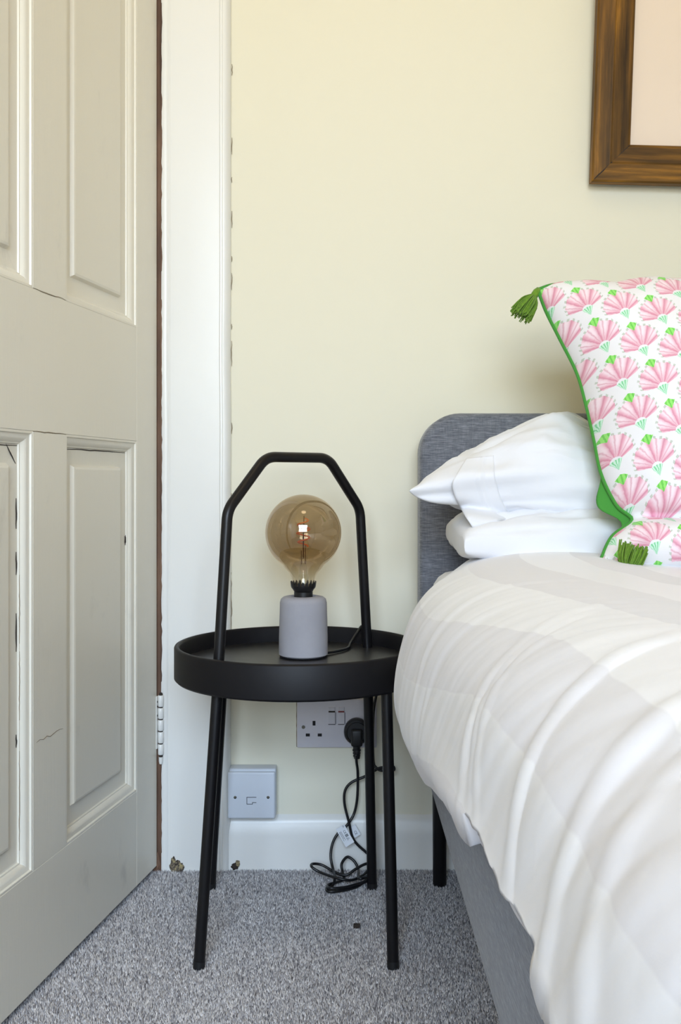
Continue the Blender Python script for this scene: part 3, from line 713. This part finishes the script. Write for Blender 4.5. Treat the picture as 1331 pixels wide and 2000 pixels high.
for off in (0, 0.0715):
    for a, b, c, d in ((611, 616.6, 1408, 1417), (597.6, 605.6, 1432.6, 1438.4), (621, 629, 1432.6, 1438.4)):
        spart('pin_hole', BX(wx(a)+off, wx(b)+off, SY-0.0002, SY+0.002, wz(d), wz(c)), m_slot)
bm = bmesh.new(); bmesh.ops.create_cone(bm, cap_ends=True, segments=20, radius1=0.0031, radius2=0.0031, depth=0.002, matrix=Matrix.Translation((wx(593), SY, wz(1420))) @ Matrix.Rotation(PI/2, 4, 'X')); spart('screw', bm, m_screw)
# thin ragged paint line where the plate meets the wall
bm = bmesh.new(); tube(bm, jag((sx0-0.0006, WALL-0.0004, sz0-0.0006), (sx0-0.0006, WALL-0.0004, sz1), 16, 0.0004, (1, 0, 0)), 0.0008, 5); spart('grime_line', bm, m_crack)

PY = 1.779
ph = tag(empty('phone_socket', (-0.1555, WALL, 0.094)), 'square surface-mounted telephone socket just above the skirting board', 'socket')
def pp(name, bm, mat, smooth=False):
    o = obj(name, bm, mat, ph, smooth); o.location = (0.1555, -WALL, -0.094); return o
pp('back_box', BX(-0.1945, -0.1125, PY+0.007, WALL+0.001, 0.0970, 0.1800, bevel=0.003, seg=3), m_phone, True)
pp('face_plate', BX(-0.1965, -0.1135, PY, PY+0.0085, 0.0945, 0.1760, bevel=0.0035, seg=4), m_phone, True)
for px in (459.5, 524):
    c = at(px, 1557.5, PY); bm = bmesh.new()
    bmesh.ops.create_uvsphere(bm, u_segments=16, v_segments=8, radius=0.0029, matrix=Matrix.Translation((c.x, PY+0.0012, c.z))); s_o = pp('screw', bm, m_screw, True)
    bm = BX(c.x-0.0022, c.x+0.0022, PY-0.0021, PY-0.0012, c.z-0.0004, c.z+0.0004); bm.transform(Matrix.Identity(4)); obj('screw_slot', bm, m_slot, s_o)
def pslot(a, b, c, d): p, q = at(a, d, PY), at(b, c, PY); pp('jack_outline', BX(p.x, q.x, PY-0.0002, PY+0.001, p.z, q.z), m_slot)
pslot(482, 501, 1556.6, 1557.7); pslot(482, 483, 1556.6, 1571); pslot(482, 493, 1570, 1571); pslot(493, 501, 1567, 1568); pslot(493, 494, 1567, 1571)

# ------------------------------------------------------------------ side table
TC = Vector((-0.066, 1.585, 0)); TR = 0.1895
tb = tag(empty('side_table', TC), 'round black tray side table with tubular carrying handle, standing by the bed', 'side table')
bm = lathe(bmesh.new(), [(TR-0.003, 0.380), (TR, 0.383), (TR, 0.4285), (TR-0.001, 0.4305), (TR-0.003, 0.4315), (TR-0.006, 0.4315), (TR-0.0075, 0.4300), (TR-0.0085, 0.4275), (TR-0.010, 0.405), (TR-0.013, 0.4035), (TR-0.013, 0.380), (TR-0.003, 0.380)], 128); obj('tray_rim', bm, m_tray, tb, True)
bm = lathe(bmesh.new(), [(0, 0.406), (TR-0.0105, 0.406), (TR-0.0105, 0.386), (0, 0.386)], 96); obj('tray_floor', bm, m_trayfloor, tb, True)
hp = fillet([(-0.110, -0.117, 0.400), (-0.098, -0.100, 0.640), (-0.046, -0.042, 0.7185), (0.046, 0.036, 0.7185), (0.098, 0.098, 0.636), (0.111, 0.116, 0.400)], 0.042, 9)
bm = bmesh.new(); tube(bm, hp, 0.0080, 18); obj('handle', bm, m_black, tb, True)
for tx, ty, fx, fy in ((-0.110, -0.117, -0.133, -0.145), (0.111, 0.116, 0.119, 0.135), (0.132, -0.112, 0.140, -0.145), (-0.127, 0.112, -0.152, 0.135)):
    a, b = Vector((tx, ty, 0.388)), Vector((fx, fy, 0.002))
    bm = bmesh.new(); tube(bm, [a, a.lerp(b, 0.5), b], 0.0082, 18); lg = obj('leg', bm, m_black, tb, True)
    bm = bmesh.new(); tube(bm, [a.lerp(b, 0.985), a.lerp(b, 1.012)], 0.0086, 18); obj('foot_cap', bm, m_rubber, lg, True)

# ------------------------------------------------------------------ table lamp
lc = Vector((-0.0585, 1.612, 0.406))
lp = tag(empty('table_lamp', lc), 'table lamp with a grey concrete base and big smoked globe bulb', 'lamp')
BR_, BH = 0.0385, 0.0950
bm = lathe(bmesh.new(), [(0, 0.0015), (BR_-0.003, 0.0015), (BR_, 0.004), (BR_, 0.030), (BR_-0.0012, 0.070), (BR_-0.0015, BH-0.010), (BR_-0.003, BH-0.0045), (BR_-0.007, BH-0.0012), (BR_-0.012, BH), (0.0195, BH), (0.0175, BH-0.003), (0, BH-0.003)], 64); obj('lamp_base', bm, m_conc, lp, True)
bm = lathe(bmesh.new(), [(0, 0.0), (BR_-0.002, 0.0), (BR_-0.001, 0.0018), (0, 0.0018)], 48); obj('felt_pad', bm, m_rubber, lp)
bm = lathe(bmesh.new(), [(0, BH-0.004), (0.0148, BH-0.004), (0.0148, BH+0.0065), (0.0142, BH+0.0070), (0.0148, BH+0.0075), (0.0165, BH+0.0105), (0.0190, BH+0.0135), (0.0198, BH+0.0170), (0.0190, BH+0.0172), (0.0175, BH+0.0140), (0.013, BH+0.011), (0, BH+0.011)], 48); hd = obj('lamp_holder', bm, m_holder, lp, True)
for k in range(20):
    a = 2*PI*k/20; bm = bmesh.new(); ca, sa = math.cos(a), math.sin(a); tx_, ty_ = -sa, ca; pts = []
    for r, z, ww in ((0.0196, BH+0.0155, 0.0022), (0.0202, BH+0.0205, 0.0020), (0.0204, BH+0.0235, 0.0004)):
        for sg in (-1, 1): pts.append(bm.verts.new((ca*r+tx_*ww*sg, sa*r+ty_*ww*sg, z)))
    for sg in (0, 2): bm.faces.new((pts[sg], pts[sg+1], pts[sg+3], pts[sg+2]))
    e = bmesh.ops.extrude_face_region(bm, geom=bm.faces[:]); bmesh.ops.translate(bm, verts=[v for v in e['geom'] if isinstance(v, bmesh.types.BMVert)], vec=(-ca*0.001, -sa*0.001, 0))
    obj('holder_prong', bm, m_holder, hd)
BC = BH+0.1000; GR = 0.0600                      # globe centre and radius
pr = [(0.0150, BH+0.0135), (0.0176, BH+0.022), (0.0190, BH+0.030), (0.0225, BH+0.037), (0.0285, BH+0.0432)]
for k in range(0, 33):
    a = math.radians(-56+k*(146/32)); pr.append((max(0.0, GR*math.cos(a)) if k < 32 else 0.0, BC+GR*math.sin(a)))
bl = obj('globe_bulb', lathe(bmesh.new(), pr, 72), m_smoke, lp, 'all'); bl['label'] = 'smoked amber glass globe bulb'
bm = lathe(bmesh.new(), [(0.0085, BH+0.012), (0.0080, BH+0.030), (0.0062, BH+0.036), (0.0056, BH+0.056), (0.0070, BH+0.060), (0.0030, BH+0.065), (0, BH+0.066)], 24); obj('glass_stem', bm, m_clear, bl, 'all')
bm = bmesh.new(); tube(bm, [(0, 0, BH+0.058), (0, 0, BH+0.078), (0.0008, 0, BH+0.126)], 0.0009, 8); tube(bm, [(0.003, 0, BH+0.050), (0.0032, 0, BH+0.080)], 0.0006, 6); tube(bm, [(-0.003, 0, BH+0.050), (-0.0032, 0, BH+0.072)], 0.0006, 6); obj('support_wire', bm, m_wire, bl)
hx = [(0.0095*math.cos(t*2*PI*3.2)*(0.75+0.35*math.sin(t*PI)), 0.0095*math.sin(t*2*PI*3.2)*(0.75+0.35*math.sin(t*PI)), BH+0.078+0.044*t) for t in [k/110 for k in range(111)]]
bm = bmesh.new(); tube(bm, hx, 0.0011, 8); obj('filament', bm, m_fil, bl, 'all')

# ------------------------------------------------------------------ lamp cord with plug and paper tag
def z5(x, y, d): return at(420+x/2.8935, 1340+y/2.8935, d)
def zf(x, y, zz=0.004):              # a point lying on the carpet
    py = 1340+y/2.8935; d = (CAMZ-zz)*F/(py-HOR); return at(420+x/2.8935, py, d)
D = 1.792
path = [z5(799, 385, D-0.016), z5(801, 430, D-0.012), z5(808, 490, D-0.004), z5(806, 620, D-0.002), z5(792, 705, D-0.001), z5(768, 757, D-0.004), z5(735, 800, D-0.006), z5(692, 838, D-0.010), z5(664, 895, D-0.014), z5(655, 965, D-0.020), z5(668, 1035, D-0.032),
        zf(678, 1085, 0.012), zf(664, 1128, 0.004), zf(634, 1140), zf(634, 1156), zf(665, 1162), zf(740, 1151), zf(805, 1132), zf(850, 1100), zf(872, 1062, 0.006), zf(866, 1042, 0.010), zf(834, 1072, 0.009), zf(768, 1097, 0.010), zf(692, 1085, 0.014), z5(600, 1054, 1.745), z5(550, 1024, 1.750), z5(552, 1005, 1.762), z5(605, 1011, 1.766), z5(676, 1050, 1.758), z5(740, 1068, 1.752), z5(796, 1034, 1.758), z5(850, 1006, 1.766), z5(880, 1008, 1.770), zf(884, 1050, 0.004), zf(862, 1098, 0.010), zf(800, 1120, 0.009), zf(730, 1138, 0.009), zf(650, 1142, 0.010), zf(640, 1124, 0.008), zf(690, 1108, 0.004), zf(728, 1092, 0.003),
        z5(722, 1050, 1.764), z5(717, 1005, 1.772), z5(748, 966, 1.780), z5(788, 990, 1.778), z5(812, 1040, 1.768), zf(812, 1085, 0.014), zf(850, 1078, 0.014), zf(890, 1030, 0.008), z5(895, 975, 1.782), z5(858, 942, 1.784), z5(785, 868, 1.785), z5(757, 765, 1.786), z5(733, 665, 1.788), z5(736, 592, 1.789), z5(772, 545, 1.790), z5(850, 510, 1.790), z5(902, 478, 1.786), z5(938, 462, 1.782), z5(985, 458, 1.778), z5(1010, 456, 1.776), z5(1012, 474, 1.776), z5(985, 478, 1.779), z5(935, 476, 1.785), z5(910, 458, 1.788), z5(898, 430, 1.790), z5(893, 300, 1.790), z5(900, 120, 1.789),
        at(742, 1330, 1.789), at(750, 1268, 1.787)]
q = TC+Vector((math.cos(math.radians(57)), math.sin(math.radians(57)), 0))*TR
o_, i_ = (q-TC).normalized(), None
path += [q+o_*0.004+Vector((0, 0, 0.425)), q-o_*0.002+Vector((0, 0, 0.4345)), q-o_*0.013+Vector((0, 0, 0.428)), q-o_*0.045+Vector((0.004, 0, 0.412)), Vector((0.012, 1.672, 0.4095)), Vector((-0.004, 1.645, 0.4090)), Vector((lc.x+0.036, lc.y+0.012, 0.4095))]
cd = tag(empty('lamp_cord', (0.02, 1.74, 0.0)), 'black lamp cord looped on the carpet under the table, plugged into the double socket', 'cord')
def cpart(name, bm, mat, par=None, smooth=False):
    o = obj(name, bm, mat, par or cd, smooth)
    if par is None: o.location = (-0.02, -1.74, 0)
    return o
bm = bmesh.new(); tube(bm, catmull(path, 8), 0.0024, 10); cpart('cable', bm, m_cord, None, 'all')
pc = at(697, 1430, SY-0.012)
bm = bmesh.new(); n_ = 40; ringsP = []
for rad, yy in ((0.0, SY-0.001), (0.0205, SY-0.001), (0.0222, SY-0.004), (0.0222, SY-0.014), (0.0205, SY-0.018), (0.0175, SY-0.0195), (0.0165, SY-0.0180), (0.0, SY-0.0180)):
    ringsP.append([bm.verts.new((pc.x+rad*math.cos(2*PI*k/n_)*1.0, yy, pc.z+rad*math.sin(2*PI*k/n_)*(1.08 if math.sin(2*PI*k/n_) > 0 else 1.0))) for k in range(n_)] if rad else [bm.verts.new((pc.x, yy, pc.z))])
for a, b in zip(ringsP, ringsP[1:]):
    for k in range(n_):
        q_ = [a[k % len(a)], a[(k+1) % n_ % len(a)], b[(k+1) % n_ % len(b)], b[k % len(b)]]; q2 = []
        for v in q_:
            if v not in q2: q2.append(v)
        bm.faces.new(q2)
plug = cpart('plug', bm, m_rubber, None, True)
cpart('grip', BX(pc.x-0.010, pc.x+0.010, SY-0.030, SY-0.016, pc.z-0.022, pc.z+0.008, bevel=0.004, seg=3), m_rubber, plug, True)
bm = bmesh.new(); z0_ = pc.z-0.020; tube(bm, [(pc.x, SY-0.020, z0_), (pc.x, SY-0.020, z0_-0.008), (pc.x+0.0005, SY-0.019, z0_-0.024)], lambda t: 0.0072-0.0020*t, 14); cpart('strain_relief', bm, m_rubber, plug, True)
for k in range(3):
    bm = bmesh.new(); tube(bm, [(pc.x, SY-0.020, z0_-0.008-k*0.005), (pc.x, SY-0.020, z0_-0.0105-k*0.005)], 0.0074-0.0006*k, 14); cpart('relief_ring', bm, m_rubber, plug, True)
# paper tag: folded round the cable
ta, tb_, tc_ = at(656.5, 1620, 1.778), at(675.5, 1653.5, 1.772), at(689.5, 1640, 1.774)
def leaf(o0, e1, e2, L1, L2):
    nn = e1.cross(e2).normalized(); bm = bmesh.new(); vs = []
    for s in (0, 0.0004):
        for a, b in ((0, 0), (L1, 0), (L1, L2), (0, L2)): vs.append(bm.verts.new(o0+e1*a+e2*b+nn*s))
    for f in ((0, 1, 2, 3), (7, 6, 5, 4), (0, 4, 5, 1), (1, 5, 6, 2), (2, 6, 7, 3), (3, 7, 4, 0)): bm.faces.new([vs[i] for i in f])
    return bm, nn
e1 = (tb_-ta).normalized(); e2 = (tc_-tb_); e2 = (e2-e1*e2.dot(e1)).normalized()
bm, nn = leaf(ta, e1, e2, 0.0340, 0.0168); tg = cpart('paper_tag', bm, m_tag); tg['label'] = 'small white printed paper tag'
o2 = at(682.5, 1617.5, 1.790); bm, _ = leaf(o2, e1, e2, 0.0190, 0.0120); tg2 = cpart('paper_tag', bm, m_tag); tg2['label'] = 'small white printed paper tag'
if nn.y > 0: nn = -nn
def ink_rect(bm, o0, a0, a1, b0, b1):
    for (c, d) in (((a0, b0), (a1, b1)),):
        vs = [bm.verts.new(o0+e1*x+e2*y+nn*0.0007) for x, y in ((c[0], c[1]), (d[0], c[1]), (d[0], d[1]), (c[0], d[1]))]; bm.faces.new(vs)
def glyphs(name, text, o0, a0, b0, size, par):
    cu = bpy.data.curves.new(name, 'FONT'); cu.body = text; cu.size = size; cu.resolution_u = 2
    tmp = bpy.data.objects.new(name+'_tmp', cu); C.objects.link(tmp)
    me = bpy.data.meshes.new_from_object(tmp.evaluated_get(bpy.context.evaluated_depsgraph_get()))
    bpy.data.objects.remove(tmp)
    mt = Matrix((e1, e2, -nn if False else nn)).transposed().to_4x4(); mt.translation = o0+e1*a0+e2*b0+nn*0.0008
    me.transform(mt); me.name = name
    return link(name, me, m_ink, par)
glyphs('printed_mark', 'M', ta, 0.0005, 0.0118, 0.0042, tg); glyphs('printed_mark', 'C', ta, 0.0080, 0.0092, 0.0055, tg); glyphs('printed_mark', 'E', ta, 0.0118, 0.0092, 0.0055, tg)
bm = bmesh.new()
for k in range(3): ink_rect(bm, ta, 0.0158+k*0.0016, 0.0168+k*0.0016, 0.0092, 0.0132)
ink_rect(bm, ta, 0.0155, 0.0203, 0.0134, 0.0139); ink_rect(bm, ta, 0.0155, 0.0203, 0.0086, 0.0091)
for k in range(3): ink_rect(bm, ta, 0.0070, 0.0240-0.003*(k % 2), 0.0022+k*0.0016, 0.0027+k*0.0016)
cpart('printed_lines', bm, m_ink, tg)
bm = bmesh.new(); tri_ = [(0.0218, 0.0088), (0.0258, 0.0088), (0.0238, 0.0130)]
tube(bm, [ta+e1*a+e2*b+nn*0.0007 for a, b in tri_+tri_[:1]], 0.0004, 5); cpart('printed_triangle', bm, m_ink, tg)
glyphs('printed_mark', 'CE', o2, 0.0085, 0.0040, 0.0060, tg2)

# ------------------------------------------------------------------ crumb on the carpet, added ceiling lamp out of view
c = Vector(((697-665.5)*0.785/1000*1.0, 2*0.785, 0)); c.x = (697-665.5)*1.568/F; c.y = 1.568
bm = bmesh.new(); box(bm, c.x-0.0052, c.x+0.0052, c.y-0.004, c.y+0.004, -0.002, 0.0035, bevel=0.001)
for v in bm.verts: v.co += Vector((0.0012*ns(v.co.x*300, 1), 0.0012*ns(v.co.y*300, 2), 0.0008*ns(v.co.x*400, 5)))
tag(obj('fluff_crumb', bm, m_crackdark), 'tiny dark crumb lying on the grey carpet', 'crumb')
cl = tag(empty('added_ceiling_lamp', (ADDED_LAMP[0], ADDED_LAMP[1], CEIL)), 'added round opal lamp on the unseen ceiling, giving warm light from above', 'ceiling lamp')
obj('lamp_base', lathe(bmesh.new(), [(0, 0), (0.11, 0), (0.11, -0.03), (0, -0.03)], 32), m_trim, cl, True)
obj('diffuser', lathe(bmesh.new(), [(0, -0.02), (0.19, -0.02), (0.20, -0.05), (0.18, -0.085), (0.10, -0.098), (0, -0.10)], 48), m_lampwhite, cl, True)
